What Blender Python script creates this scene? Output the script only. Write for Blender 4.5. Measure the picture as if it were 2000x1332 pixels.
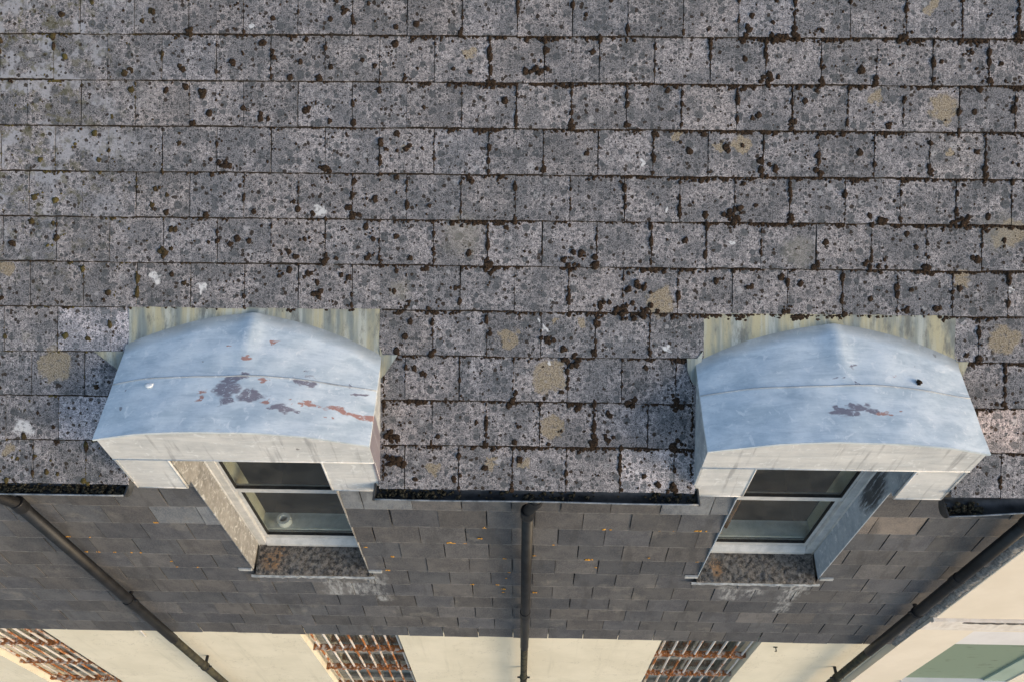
import bpy, bmesh, math, random
import numpy as np
from mathutils import Matrix, Vector

random.seed(7)
rng = np.random.default_rng(11)
scene = bpy.context.scene
for o in list(bpy.data.objects):
    bpy.data.objects.remove(o)
COL = scene.collection

# ------------------------------------------------------------------ camera
cd = bpy.data.cameras.new('camera')
cam = bpy.data.objects.new('camera', cd)
COL.objects.link(cam)
cd.sensor_width = 36.0
cd.lens = 1525.25 / 2000 * 36
cd.clip_start = 0.05
cd.clip_end = 400
RM = [[0.9997981, -0.0122134, 0.0159537], [0.0193864, 0.7949874, -0.6063161], [-0.0052778, 0.6065030, 0.7950637]]
cam.matrix_world = Matrix([RM[0] + [-0.0053], RM[1] + [-2.0003], RM[2] + [4.0090], [0, 0, 0, 1]])
scene.camera = cam

# ------------------------------------------------------------------ sky, sun, exposure
SUN_AZ = math.radians(66)      # from the wall normal (-Y) towards +X
SUN_EL = math.radians(15)
sdir = Vector((math.cos(SUN_EL) * math.sin(SUN_AZ), -math.cos(SUN_EL) * math.cos(SUN_AZ), math.sin(SUN_EL)))
w = bpy.data.worlds.new('World')
scene.world = w
w.use_nodes = True
wn = w.node_tree
wn.nodes.clear()
wo = wn.nodes.new('ShaderNodeOutputWorld')
wb = wn.nodes.new('ShaderNodeBackground')
sk = wn.nodes.new('ShaderNodeTexSky')
sk.sky_type = 'NISHITA'
sk.sun_disc = False
sk.sun_elevation = SUN_EL
sk.sun_rotation = math.atan2(sdir.x, sdir.y)
sk.air_density = 1.0
sk.dust_density = 1.2
sk.ozone_density = 1.0
wb.inputs['Strength'].default_value = 0.15
hs = wn.nodes.new('ShaderNodeHueSaturation')
hs.inputs['Saturation'].default_value = 0.95
wn.links.new(sk.outputs['Color'], hs.inputs['Color'])
wn.links.new(hs.outputs['Color'], wb.inputs['Color'])
wn.links.new(wb.outputs['Background'], wo.inputs['Surface'])
sl = bpy.data.lights.new('sun', 'SUN')
sl.energy = 0.72
sl.angle = math.radians(20)
sl.color = (1.0, 0.89, 0.75)
sun = bpy.data.objects.new('sun', sl)
COL.objects.link(sun)
sun.rotation_euler = sdir.to_track_quat('Z', 'Y').to_euler()
sun.location = (4, -6, 6)
scene.view_settings.view_transform = 'Standard'
scene.view_settings.look = 'None'
scene.view_settings.exposure = 0.98
scene.view_settings.gamma = 1.0
scene.view_settings.use_curve_mapping = False

# ------------------------------------------------------------------ measures (metres)
TH = 0.69512                       # roof pitch
P, G = 0.303, 0.252                # slate width and gauge on the roof
X0 = -2.6408
YW, GW, ZW0 = 0.0924, 0.25358, -0.4484   # slate hung wall
DORM = [(-2.245, -0.812), (0.957, 2.392)]
APRON = [(-2.235, -0.818), (0.992, 2.381)]
OPEN = [(-1.950, -1.106), (1.256, 2.120)]
YF = 0.03                          # front of the dormers
LOW = [(-5.15, -4.31), (-1.985, -1.10), (1.245, 2.13)]   # barred openings
YC = 0.12                          # cream wall plane
CT, ST, TT = math.cos(TH), math.sin(TH), math.tan(TH)
def RP(x, s, n=0.0):
    return (x, s * CT - n * ST, s * ST + n * CT)

# ------------------------------------------------------------------ node helpers
class NT:
    def __init__(self, name):
        self.m = bpy.data.materials.new(name)
        self.m.use_nodes = True
        self.t = self.m.node_tree
        self.t.nodes.clear()
        self.out = self.n('ShaderNodeOutputMaterial')
        self.b = self.n('ShaderNodeBsdfPrincipled')
        self.t.links.new(self.b.outputs[0], self.out.inputs[0])
        self.geo = self.n('ShaderNodeNewGeometry')
        self.pos = self.geo.outputs['Position']; self.dim = '3D'
    def n(self, ty): return self.t.nodes.new(ty)
    def put(self, sock, v):
        if isinstance(v, bpy.types.NodeSocket): self.t.links.new(v, sock)
        elif isinstance(v, (tuple, list)): sock.default_value = tuple(v) if len(v) == len(sock.default_value) else tuple(v) + (1.0,)
        else: sock.default_value = v
    def vscale(self, v, sc):
        k = self.n('ShaderNodeVectorMath'); k.operation = 'MULTIPLY'
        self.put(k.inputs[0], v); self.put(k.inputs[1], sc); return k.outputs[0]
    def vop(self, op, a, b=None):
        k = self.n('ShaderNodeVectorMath'); k.operation = op
        self.put(k.inputs[0], a)
        if b is not None: self.put(k.inputs[1], b)
        return k.outputs[1] if op in ('LENGTH', 'DISTANCE', 'DOT_PRODUCT') else k.outputs[0]
    def noise(self, sc, det=3, ro=0.55, vec=None, dist=0.0, col=False):
        k = self.n('ShaderNodeTexNoise'); k.noise_dimensions = self.dim; k.inputs['Scale'].default_value = sc
        k.inputs['Detail'].default_value = det; k.inputs['Roughness'].default_value = ro
        k.inputs['Distortion'].default_value = dist
        self.put(k.inputs['Vector'], vec if vec is not None else self.pos)
        return k.outputs['Color'] if col else k.outputs[0]
    def voro(self, sc, vec=None, rnd=1.0):
        k = self.n('ShaderNodeTexVoronoi'); k.voronoi_dimensions = self.dim; k.inputs['Scale'].default_value = sc
        k.inputs['Randomness'].default_value = rnd
        self.put(k.inputs['Vector'], vec if vec is not None else self.pos)
        return k.outputs['Distance'], k.outputs['Color']
    def math(self, op, a, b=0.0, c=0.0):
        k = self.n('ShaderNodeMath'); k.operation = op
        self.put(k.inputs[0], a); self.put(k.inputs[1], b); self.put(k.inputs[2], c); return k.outputs[0]
    def mapr(self, v, a, b, c=0.0, d=1.0, smooth=True):
        k = self.n('ShaderNodeMapRange'); k.interpolation_type = 'SMOOTHSTEP' if smooth else 'LINEAR'
        self.put(k.inputs[0], v); self.put(k.inputs[1], a); self.put(k.inputs[2], b); self.put(k.inputs[3], c); self.put(k.inputs[4], d)
        return k.outputs[0]
    def mix(self, f, a, b, blend='MIX'):
        k = self.n('ShaderNodeMix'); k.data_type = 'RGBA'; k.blend_type = blend
        self.put(k.inputs[0], f); self.put(k.inputs[6], a); self.put(k.inputs[7], b); return k.outputs[2]
    def sep(self, v):
        k = self.n('ShaderNodeSeparateXYZ'); self.put(k.inputs[0], v); return k.outputs
    def sepc(self, v):
        k = self.n('ShaderNodeSeparateColor'); self.put(k.inputs[0], v); return k.outputs
    def comb(self, x, y, z):
        k = self.n('ShaderNodeCombineXYZ'); self.put(k.inputs[0], x); self.put(k.inputs[1], y); self.put(k.inputs[2], z); return k.outputs[0]
    def oinfo(self): return self.n('ShaderNodeObjectInfo').outputs
    def warp(self, sc, amt, vec=None):
        c = self.noise(sc, 2, 0.6, vec, col=True)
        c = self.vop('SUBTRACT', c, (0.5, 0.5, 0.5))
        if self.dim == '2D': c = self.vscale(c, (1, 1, 0))
        c = self.vscale(c, (amt, amt, amt))
        return self.vop('ADD', c, vec if vec is not None else self.pos)
    def blobs(self, pts, vec, edge):
        """union of soft discs; pts = (x, y, z, r)"""
        acc = None
        for x, y, z, r in pts:
            d = self.vop('DISTANCE', vec, (x, y, z))
            m = self.mapr(d, r - edge * r, r + edge * r, 1.0, 0.0)
            acc = m if acc is None else self.math('MAXIMUM', acc, m)
        return acc
    def bump(self, h, strength=0.4, dist=0.003):
        k = self.n('ShaderNodeBump'); k.inputs['Strength'].default_value = strength; k.inputs['Distance'].default_value = dist
        self.put(k.inputs['Height'], h); self.t.links.new(k.outputs[0], self.b.inputs['Normal'])
    def done(self, col, rough=0.8, metal=0.0, spec=0.3):
        self.put(self.b.inputs['Base Color'], col); self.put(self.b.inputs['Roughness'], rough)
        self.put(self.b.inputs['Metallic'], metal); self.put(self.b.inputs['Specular IOR Level'], spec)
        return self.m

# ------------------------------------------------------------------ materials
OCHRE = [(-2.663, 0.676, 0.09), (-0.089, 0.852, 0.056), (0.142, 0.646, 0.093), (0.161, 0.358, 0.068), (-0.514, 0.116, 0.037), (-0.191, 0.141, 0.037), (-0.009, 0.153, 0.028), (2.276, 2.142, 0.075), (0.748, 1.068, 0.079), (1.18, 1.937, 0.05), (1.055, 1.922, 0.028), (1.905, 2.201, 0.04), (-0.319, 2.421, 0.034), (2.658, 0.877, 0.085), (2.664, 1.455, 0.085), (2.407, 1.214, 0.04), (-2.934, 0.197, 0.034), (-2.932, 1.213, 0.04), (-0.683, 1.902, 0.02), (2.188, 2.684, 0.03), (2.313, 1.904, 0.03), (0.837, 1.976, 0.02), (0.323, 0.955, 0.028), (0.181, 0.953, 0.025)]
DULL = [(-0.352, 1.425, 0.1), (-2.821, 0.839, 0.034), (1.5, 1.36, 0.08), (-0.7, 1.12, 0.05), (2.6, 1.47, 0.09)]
WHITE = [(-1.546, 2.559, 0.022), (-1.159, 1.553, 0.04), (-2.09, 1.17, 0.036), (-1.81, 1.125, 0.03), (-2.844, 0.325, 0.058), (0.766, 1.577, 0.014), (0.787, 0.817, 0.024), (0.127, 0.732, 0.014), (0.634, 1.829, 0.018), (2.676, 1.146, 0.026), (1.137, 1.412, 0.02), (0.055, 0.951, 0.013), (0.11, 0.918, 0.02), (-2.2, 0.9, 0.02)]
def roofpts(l): return [(x, s, 0.0, r) for x, s, r in l]

def mat_tile(patches):
    t = NT('lichened_tile' if patches else 'fibre_cement_tile')
    oi = t.oinfo()
    px, py, pz = t.sep(t.pos)[:3]
    t.pos = t.comb(px, t.math('ADD', t.math('MULTIPLY', py, CT), t.math('MULTIPLY', pz, ST)), 0.0)
    t.dim = '2D'
    fine = t.noise(150, 2, 0.7)
    med = t.noise(48, 3, 0.7)
    big = t.noise(6, 2, 0.6)
    base = t.mix(t.mapr(med, 0.38, 0.62), (0.212, 0.201, 0.208), (0.396, 0.373, 0.378))
    tr_ = oi['Random']
    base = t.mix(t.mapr(t.math('ADD', big, t.mapr(tr_, 0, 1, -0.06, 0.08, False)), 0.36, 0.66, 0.0, 0.75), base, (0.150, 0.153, 0.164))
    sp = t.mapr(fine, 0.40, 0.58)
    base = t.mix(sp, t.mix(1.0, base, (0.50, 0.505, 0.525), 'MULTIPLY'), t.mix(1.0, base, (1.18, 1.17, 1.17), 'MULTIPLY'))
    clean = t.math('MULTIPLY', t.mapr(t.noise(5.5, 3, 0.55), 0.50, 0.60), t.mapr(px, -1.9, -2.5, 0.0, 0.8))
    clean = t.math('MULTIPLY', clean, t.mapr(py, 0.9, 1.5))
    base = t.mix(clean, base, (0.33, 0.335, 0.365))
    keep = t.math('SUBTRACT', 1.0, t.math('MULTIPLY', clean, 0.7))
    wp = t.warp(60, 0.014)
    for sc, lo, hi, c1, c2 in ((19, 0.28, 0.50, (0.068, 0.073, 0.082), (0.128, 0.133, 0.140)), (41, 0.28, 0.48, (0.048, 0.052, 0.059), (0.098, 0.102, 0.108)), (80, 0.42, 0.46, (0.036, 0.037, 0.040), (0.080, 0.080, 0.083))):
        d, c = t.voro(sc, wp)
        cs = t.sepc(c)
        r = t.math('ADD', t.mapr(cs[0], lo, 1.0, -0.06, hi, False), t.mapr(tr_, 0, 1, -0.045, 0.045, False))
        m = t.mapr(t.math('SUBTRACT', d, r), -0.06, 0.03, 1.0, 0.0)
        m = t.math('MULTIPLY', m, t.mapr(cs[1], 0.0, 0.7, 0.38, 1.0))
        m = t.math('MULTIPLY', m, t.mapr(t.math('ADD', med, t.math('MULTIPLY', fine, 0.4)), 0.48, 0.64, 0.68, 1.0))
        m = t.math('MULTIPLY', m, keep)
        base = t.mix(m, base, t.mix(sp, c1, c2))
        if sc == 19:
            pm = t.mapr(t.math('SUBTRACT', d, t.mapr(cs[2], 0.90, 1.0, 0.0, 0.36, False)), -0.03, 0.05, 0.55, 0.0)
            base = t.mix(pm, base, (0.40, 0.39, 0.40))
        if sc == 41:
            bm_ = t.mapr(t.math('SUBTRACT', d, t.mapr(cs[2], 0.84, 1.0, 0.0, 0.50, False)), -0.03, 0.03, 0.92, 0.0)
            base = t.mix(bm_, base, t.mix(sp, (0.016, 0.012, 0.010), (0.046, 0.034, 0.026)))
    gm = t.math('MULTIPLY', t.mapr(t.noise(13, 3, 0.7), 0.53, 0.66), t.math('MULTIPLY', t.mapr(px, -2.0, -2.7, 0.0, 0.6), t.mapr(py, 0.7, 1.4, 0.15, 1.0)))
    base = t.mix(gm, base, (0.105, 0.098, 0.050))
    if patches:
        wv2 = t.warp(42, 0.03, t.warp(13, 0.11))
        oc = t.math('MULTIPLY', t.blobs(roofpts(OCHRE), wv2, 0.16), t.mapr(med, 0.30, 0.48, 0.30, 0.88))
        base = t.mix(oc, base, t.mix(t.mapr(fine, 0.35, 0.62), (0.150, 0.118, 0.078), (0.36, 0.305, 0.225)))
        base = t.mix(t.math('MULTIPLY', t.blobs(roofpts(DULL), wv2, 0.5), 0.38), base, t.mix(fine, (0.20, 0.185, 0.15), (0.34, 0.32, 0.28)))
        base = t.mix(t.math('MULTIPLY', t.blobs(roofpts([(x, s_, r * .8) for x, s_, r in WHITE]), wv2, 0.3), t.mapr(med, 0.36, 0.48, 0.3, 0.95)), base, (0.60, 0.60, 0.61))
    base = t.mix(1.0, base, oi['Color'], 'MULTIPLY')
    t.bump(fine, 0.45, 0.003)
    return t.done(base, 0.92, 0, 0.15)

def mat_slate():
    t = NT('wall_slate')
    oi = t.oinfo()
    px, py, pz = t.sep(t.pos)[:3]
    fine = t.noise(300, 3, 0.7)
    grain = t.noise(1.0, 5, 0.7, t.vscale(t.pos, (110, 45, 70)))
    blot = t.noise(6, 5, 0.65)
    c = t.mix(t.mapr(blot, 0.35, 0.68), (0.058, 0.061, 0.071), (0.102, 0.103, 0.110))
    c = t.mix(t.mapr(grain, 0.38, 0.70, 0.0, 0.65), c, (0.135, 0.133, 0.136))
    rv = t.mapr(oi['Random'], 0, 1, 0.86, 1.12, False)
    c = t.mix(1.0, c, t.comb(rv, rv, t.math('MULTIPLY', rv, 0.99)), 'MULTIPLY')
    c = t.mix(1.0, c, oi['Color'], 'MULTIPLY')
    # pale lime bloom, patchy
    bl = t.math('MULTIPLY', t.mapr(t.noise(4.2, 4, 0.7), 0.57, 0.72), t.mapr(fine, 0.35, 0.6, 0.3, 1.0))
    c = t.mix(t.math('MULTIPLY', bl, 0.40), c, (0.27, 0.25, 0.22))
    # lime runs under the ends of the sills
    wv = t.warp(14, 0.11)
    runs = []
    for x, z0, n in ((-1.10, -1.62, 5), (-1.42, -1.72, 3), (-1.27, -1.8, 2), (2.02, -1.68, 5), (1.55, -1.75, 2), (1.72, -1.78, 1)):
        for i in range(n): runs.append((x + 0.02 * math.sin(i * 2.1), YW, z0 - i * 0.115, 0.085 - 0.008 * i))
    rm = t.math('MULTIPLY', t.blobs(runs, wv, 0.55), t.mapr(t.noise(1.0, 4, 0.7, t.vscale(t.pos, (34, 20, 9))), 0.38, 0.62))
    c = t.mix(t.math('MULTIPLY', rm, 0.8), c, (0.36, 0.37, 0.38))
    tc = t.n('ShaderNodeTexCoord').outputs['Object']
    lz = t.sep(tc)[2]
    wear = t.math('MULTIPLY', t.mapr(t.math('ADD', lz, t.math('MULTIPLY', t.noise(30, 3, 0.7), 0.012)), 0.009, 0.014, 1.0, 0.0), t.mapr(t.noise(11, 3, 0.7), 0.40, 0.60, 0.15, 0.75))
    c = t.mix(wear, c, (0.25, 0.24, 0.23))
    # darker damp bands
    dk = t.mapr(t.noise(1.0, 3, 0.6, t.vscale(t.pos, (9, 9, 2.0))), 0.56, 0.66)
    c = t.mix(t.math('MULTIPLY', dk, 0.35), c, (0.045, 0.045, 0.047))
    t.bump(t.math('ADD', t.math('MULTIPLY', grain, 0.8), t.math('MULTIPLY', fine, 0.3)), 0.45, 0.003)
    return t.done(c, 0.78, 0, 0.3)

def mat_zinc(name, a, b, purple=(), red=(), streak=None, dark=(), metal=0.0, rough=0.55, valley=False, smear=False):
    t = NT(name)
    n1 = t.noise(1.0, 6, 0.62, t.vscale(t.pos, (2.2, 13, 15)), 0.6)
    n2 = t.noise(9, 5, 0.65)
    c = t.mix(t.mapr(t.math('ADD', t.math('MULTIPLY', n1, 0.6), t.math('MULTIPLY', n2, 0.4)), 0.36, 0.64), a, b)
    ch = t.noise(1.0, 5, 0.7, t.vscale(t.pos, (5, 30, 34)), 0.3)
    c = t.mix(t.mapr(ch, 0.50, 0.72, 0.0, 0.45), c, (0.66, 0.69, 0.715))
    ch2 = t.noise(1.0, 5, 0.75, t.vscale(t.vop('ADD', t.pos, (3, 1, 2)), (13, 85, 90)), 0.5)
    c = t.mix(t.mapr(ch2, 0.48, 0.66, 0.0, 0.5), c, t.mix(1.0, c, (0.78, 0.81, 0.84), 'MULTIPLY'))
    pt = t.noise(17, 5, 0.7, None, 0.8)
    c = t.mix(t.mapr(pt, 0.56, 0.66, 0.0, 0.6), c, (0.76, 0.775, 0.785))
    c = t.mix(t.mapr(t.noise(3.1, 5, 0.7), 0.55, 0.72, 0.0, 0.3), c, t.mix(1.0, c, (0.74, 0.77, 0.80), 'MULTIPLY'))
    fine = t.noise(120, 4, 0.7)
    c = t.mix(t.mapr(fine, 0.55, 0.75, 0.0, 0.35), c, t.mix(1.0, c, (0.78, 0.78, 0.80), 'MULTIPLY'))
    d, vc = t.voro(7.5, t.warp(30, 0.03))
    m = t.mapr(t.math('SUBTRACT', d, t.mapr(t.sepc(vc)[0], 0.80, 1.0, 0.0, 0.10, False)), -0.01, 0.02, 1.0, 0.0)
    c = t.mix(t.math('MULTIPLY', m, 0.8), c, (0.16, 0.15, 0.16))
    if streak is not None:
        s = t.noise(1.0, 4, 0.6, t.vscale(t.vop('ADD', t.pos, (0, 0, 0)), streak))
        c = t.mix(t.mapr(s, 0.55, 0.70, 0.0, 0.75), c, t.mix(1.0, c, (0.52, 0.52, 0.54), 'MULTIPLY'))
    wv = t.warp(9, 0.16, t.vscale(t.pos, (1, 1.7, 0)))
    wv = t.warp(45, 0.03, wv)
    ed = t.math('MULTIPLY', t.mapr(t.noise(1.0, 4, 0.75, t.vscale(t.pos, (32, 70, 0))), 0.36, 0.45), 0.93)
    for pts, c1, c2 in ((purple, (0.125, 0.112, 0.145), (0.24, 0.215, 0.25)), (red, (0.31, 0.12, 0.09), (0.44, 0.25, 0.20)), (dark, (0.035, 0.038, 0.045), (0.07, 0.075, 0.085))):
        if not pts: continue
        msk = t.math('MULTIPLY', t.blobs([(x, y * 1.7, 0, r * 1.15) for x, y, r in pts], wv, 0.22), ed)
        c = t.mix(msk, c, t.mix(n2, c1, c2))
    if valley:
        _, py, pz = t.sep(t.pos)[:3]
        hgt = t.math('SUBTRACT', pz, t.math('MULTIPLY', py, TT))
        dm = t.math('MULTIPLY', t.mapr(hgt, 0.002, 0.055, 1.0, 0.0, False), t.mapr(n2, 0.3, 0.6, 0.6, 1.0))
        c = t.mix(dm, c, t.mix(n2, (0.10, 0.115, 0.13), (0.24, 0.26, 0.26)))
    if smear:
        _, py, pz = t.sep(t.pos)[:3]
        sm = t.mapr(t.noise(1.0, 4, 0.7, t.vscale(t.pos, (1, 42, 6))), 0.36, 0.50, 0.0, 0.92)
        d2 = t.vop('DISTANCE', t.warp(11, 0.16, t.vscale(t.pos, (0, 2.2, 1))), (0, 0.19 * 2.2, -0.30))
        c = t.mix(t.math('MULTIPLY', sm, t.mapr(d2, 0.15, 0.27, 1.0, 0.0)), c, (0.03, 0.033, 0.04))
    t.bump(t.math('ADD', t.math('MULTIPLY', n2, 1.0), t.math('MULTIPLY', fine, 0.08)), 0.2, 0.008)
    return t.done(c, t.mapr(n2, 0.3, 0.7, rough - 0.08, rough + 0.15), metal, 0.4)

def mat_apron():
    t = NT('patinated_zinc_apron')
    s = t.noise(1.0, 4, 0.6, t.vscale(t.pos, (9, 1.6, 1.6)))
    s2 = t.noise(1.0, 4, 0.6, t.vscale(t.vop('ADD', t.pos, (7, 3, 1)), (19, 1.2, 1.2)))
    c = t.mix(t.mapr(s, 0.38, 0.60), (0.175, 0.205, 0.205), (0.37, 0.345, 0.235))
    c = t.mix(t.mapr(s2, 0.46, 0.66, 0.0, 0.7), c, (0.40, 0.43, 0.41))
    c = t.mix(t.mapr(t.noise(1.0, 5, 0.75, t.vscale(t.pos, (14, 5, 5))), 0.48, 0.68, 0.0, 0.8), c, (0.105, 0.11, 0.105))
    c = t.mix(t.mapr(t.noise(160, 3, 0.7), 0.55, 0.75, 0.0, 0.5), c, (0.16, 0.15, 0.13))
    return t.done(c, 0.7, 0.05, 0.3)

def mat_noise(name, a, b, sc=8, rough=0.7, metal=0.0, spec=0.3, fine=0, bump=0.0, vs=None, det=4, lo=0.35, hi=0.65, bdist=0.002):
    t = NT(name)
    v = t.vscale(t.pos, vs) if vs else None
    n = t.noise(sc, det, 0.65, v)
    c = t.mix(t.mapr(n, lo, hi), a, b)
    f = t.noise(220, 3, 0.7)
    if fine: c = t.mix(t.mapr(f, 0.45, 0.72, 0.0, fine), c, t.mix(1.0, c, (0.4, 0.4, 0.4), 'MULTIPLY'))
    if bump: t.bump(t.math('ADD', n, t.math('MULTIPLY', f, 0.5)), bump, bdist)
    return t.done(c, rough, metal, spec)

def mat_rust(name, paint, amount):
    t = NT(name)
    n = t.noise(24, 5, 0.75) if amount > 0.18 else t.noise(1.0, 5, 0.75, t.vscale(t.pos, (7, 7, 3.2)))
    f = t.noise(120, 3, 0.7)
    rust = t.mix(t.mapr(f, 0.35, 0.65), (0.14, 0.048, 0.022), (0.50, 0.20, 0.06))
    rust = t.mix(t.mapr(t.noise(60, 3, 0.6), 0.55, 0.7), rust, (0.055, 0.028, 0.022))
    c = t.mix(t.mapr(n, 0.62 - amount, 0.70 - amount), paint, rust)
    t.bump(t.math('ADD', n, t.math('MULTIPLY', f, 0.6)), 0.8, 0.006)
    return t.done(c, 0.8, 0, 0.25)

def mat_sill():
    t = NT('lichened_stone_sill')
    n = t.noise(34, 5, 0.75); f = t.noise(190, 3, 0.7)
    c = t.mix(t.mapr(n, 0.36, 0.62), (0.040, 0.037, 0.035), (0.25, 0.23, 0.21))
    c = t.mix(t.mapr(f, 0.4, 0.65, 0.0, 0.6), c, (0.072, 0.069, 0.066))
    wv = t.warp(25, 0.09)
    c = t.mix(t.math('MULTIPLY', t.blobs([(-1.84, 0.16, -1.51, 0.075), (-1.78, 0.22, -1.5, 0.05), (1.41, 0.17, -1.51, 0.05), (1.42, 0.11, -1.52, 0.03)], wv, 0.5), t.mapr(n, 0.45, 0.58, 0.0, 0.75)), c, (0.30, 0.165, 0.07))
    c = t.mix(t.mapr(t.noise(15, 4, 0.7), 0.6, 0.72, 0.0, 0.5), c, (0.36, 0.34, 0.32))
    t.bump(t.math('ADD', n, f), 0.8, 0.008)
    return t.done(c, 0.9, 0, 0.2)

def mat_moss():
    t = NT('brown_moss')
    px = t.sep(t.pos)[0]
    n = t.noise(160, 4, 0.75)
    c = t.mix(t.mapr(n, 0.35, 0.65), (0.014, 0.010, 0.008), (0.060, 0.042, 0.030))
    g = t.math('MULTIPLY', t.mapr(px, -1.7, -2.7), t.mapr(t.noise(9, 2, 0.5), 0.4, 0.6))
    c = t.mix(t.math('MULTIPLY', g, 0.8), c, t.mix(n, (0.05, 0.042, 0.016), (0.17, 0.145, 0.055)))
    t.bump(n, 1.0, 0.006)
    return t.done(c, 1.0, 0, 0.05)

def mat_glass():
    t = NT('window_glass')
    t.t.nodes.remove(t.b)
    tr = t.n('ShaderNodeBsdfTransparent'); tr.inputs[0].default_value = (0.93, 0.96, 0.95, 1)
    gl = t.n('ShaderNodeBsdfGlossy'); gl.inputs['Roughness'].default_value = 0.03
    lw = t.n('ShaderNodeLayerWeight'); lw.inputs[0].default_value = 0.5
    fz = t.math('ADD', 0.035, t.math('MULTIPLY', 0.7, t.math('POWER', lw.outputs['Facing'], 5.0)))
    di = t.n('ShaderNodeBsdfDiffuse'); di.inputs[0].default_value = (0.36, 0.33, 0.29, 1)
    mx = t.n('ShaderNodeMixShader'); t.put(mx.inputs[0], fz)
    t.t.links.new(tr.outputs[0], mx.inputs[1]); t.t.links.new(gl.outputs[0], mx.inputs[2])
    dust = t.math('ADD', t.mapr(t.noise(4, 4, 0.6), 0.35, 0.7, 0.015, 0.07), t.mapr(t.noise(60, 5, 0.8), 0.58, 0.8, 0.0, 0.22))
    m2 = t.n('ShaderNodeMixShader'); t.put(m2.inputs[0], dust)
    t.t.links.new(mx.outputs[0], m2.inputs[1]); t.t.links.new(di.outputs[0], m2.inputs[2])
    t.t.links.new(m2.outputs[0], t.out.inputs[0])
    return t.m

M = {}
M['tile'] = mat_tile(False)
M['tile_lichen'] = mat_tile(True)
M['slate'] = mat_slate()
LP = [(-1.57, 0.327, .045), (-1.582, 0.268, .06), (-1.502, 0.345, .035), (-1.442, 0.239, .055), (-1.40, 0.235, .04), (-1.566, 0.201, .045), (-1.297, 0.174, .03), (-1.25, 0.165, .028), (-1.206, 0.155, .022), (-1.216, 0.349, .025), (-1.162, 0.35, .03), (-0.889, 0.317, .018), (-1.2, .395, .012), (-.93, .36, .01)]
LR = [(-1.165, .218, .014), (-1.10, .211, .02), (-1.035, .203, .022), (-.97, .195, .024), (-.91, .187, .025), (-.85, .179, .025), (-1.718, 0.245, .026), (-1.70, .205, .018), (-1.394, 0.325, .022), (-1.50, 0.454, .024), (-1.383, 0.575, .02), (-1.623, 0.532, .016), (-1.36, 0.21, .02), (-1.13, .214, .017), (-1.07, .207, .02), (-1.0, .199, .022), (-.94, .191, .023), (-.88, .183, .023), (-.82, .175, .022), (-1.05, .142, .017), (-.99, .132, .015), (-1.226, 0.216, .015)]
RPu = [(1.622, 0.197, .03), (1.677, 0.192, .036), (1.72, 0.215, .036), (1.76, 0.212, .036), (1.80, .2, .025), (1.763, 0.472, .02), (1.741, 0.361, .011), (1.646, 0.40, .011), (1.69, .40, .01)]
RR = [(1.83, 0.195, .018), (1.865, 0.19, .02), (1.90, .18, .017), (1.975, 0.206, .014), (1.988, 0.417, .014)]
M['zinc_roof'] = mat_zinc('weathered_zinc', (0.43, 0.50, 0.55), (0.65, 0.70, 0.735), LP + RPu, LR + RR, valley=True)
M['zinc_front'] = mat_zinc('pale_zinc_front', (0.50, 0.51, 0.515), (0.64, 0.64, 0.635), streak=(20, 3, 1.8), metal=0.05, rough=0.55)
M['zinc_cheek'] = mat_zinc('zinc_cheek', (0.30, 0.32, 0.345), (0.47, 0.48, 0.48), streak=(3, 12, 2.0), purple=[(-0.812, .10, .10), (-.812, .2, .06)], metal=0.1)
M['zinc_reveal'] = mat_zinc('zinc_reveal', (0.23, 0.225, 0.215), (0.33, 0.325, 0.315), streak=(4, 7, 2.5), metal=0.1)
M['zinc_smear'] = mat_zinc('zinc_reveal_smeared', (0.29, 0.345, 0.41), (0.40, 0.455, 0.52), streak=(4, 5, 2.5), metal=0.1, smear=True)
M['apron'] = mat_apron()
M['upvc'] = mat_noise('white_window_frame', (0.43, 0.445, 0.455), (0.56, 0.565, 0.565), 12, 0.42, fine=0.25, spec=0.4)
M['gasket'] = mat_noise('black_gasket', (0.012, 0.012, 0.012), (0.03, 0.03, 0.03), 30, 0.6)
M['glass'] = mat_glass()
M['sill'] = mat_sill()
M['lead'] = mat_noise('lead_flashing', (0.28, 0.30, 0.31), (0.50, 0.51, 0.51), 22, 0.55, 0.1, 0.4, 0.3, 0.3)
M['pipe'] = mat_noise('black_plastic_pipe', (0.006, 0.0065, 0.008), (0.014, 0.015, 0.018), 9, 0.5, spec=0.35, fine=0.3)
M['oldpipe'] = mat_noise('algae_covered_pipe', (0.020, 0.019, 0.015), (0.060, 0.056, 0.034), 16, 0.75, fine=0.5, bump=0.3)
M['gutter'] = mat_noise('black_gutter', (0.022, 0.024, 0.027), (0.060, 0.064, 0.068), 11, 0.4, spec=0.5, fine=0.4)
M['rim'] = mat_noise('gutter_rim_highlight', (0.10, 0.115, 0.13), (0.26, 0.28, 0.30), 15, 0.35, spec=0.5)  # light blue-grey puts the highlight on the lip into the colour
M['debris'] = mat_noise('gutter_debris', (0.006, 0.006, 0.005), (0.095, 0.083, 0.052), 55, 0.95, fine=0.5, bump=0.8, bdist=0.006)
M['moss'] = mat_moss()
M['shade_strip'] = mat_noise('dark_course_shade', (0.016, 0.013, 0.011), (0.05, 0.042, 0.036), 60, 1.0, spec=0.05, bump=0.6)  # dark colour for the painted shade below the tile courses
M['orange'] = mat_noise('orange_lichen', (0.42, 0.19, 0.03), (0.62, 0.34, 0.06), 120, 0.9)
M['cream'] = mat_noise('cream_render', (0.66, 0.61, 0.49), (0.73, 0.675, 0.55), 2.2, 0.85, fine=0.06, bump=0.15)
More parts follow.
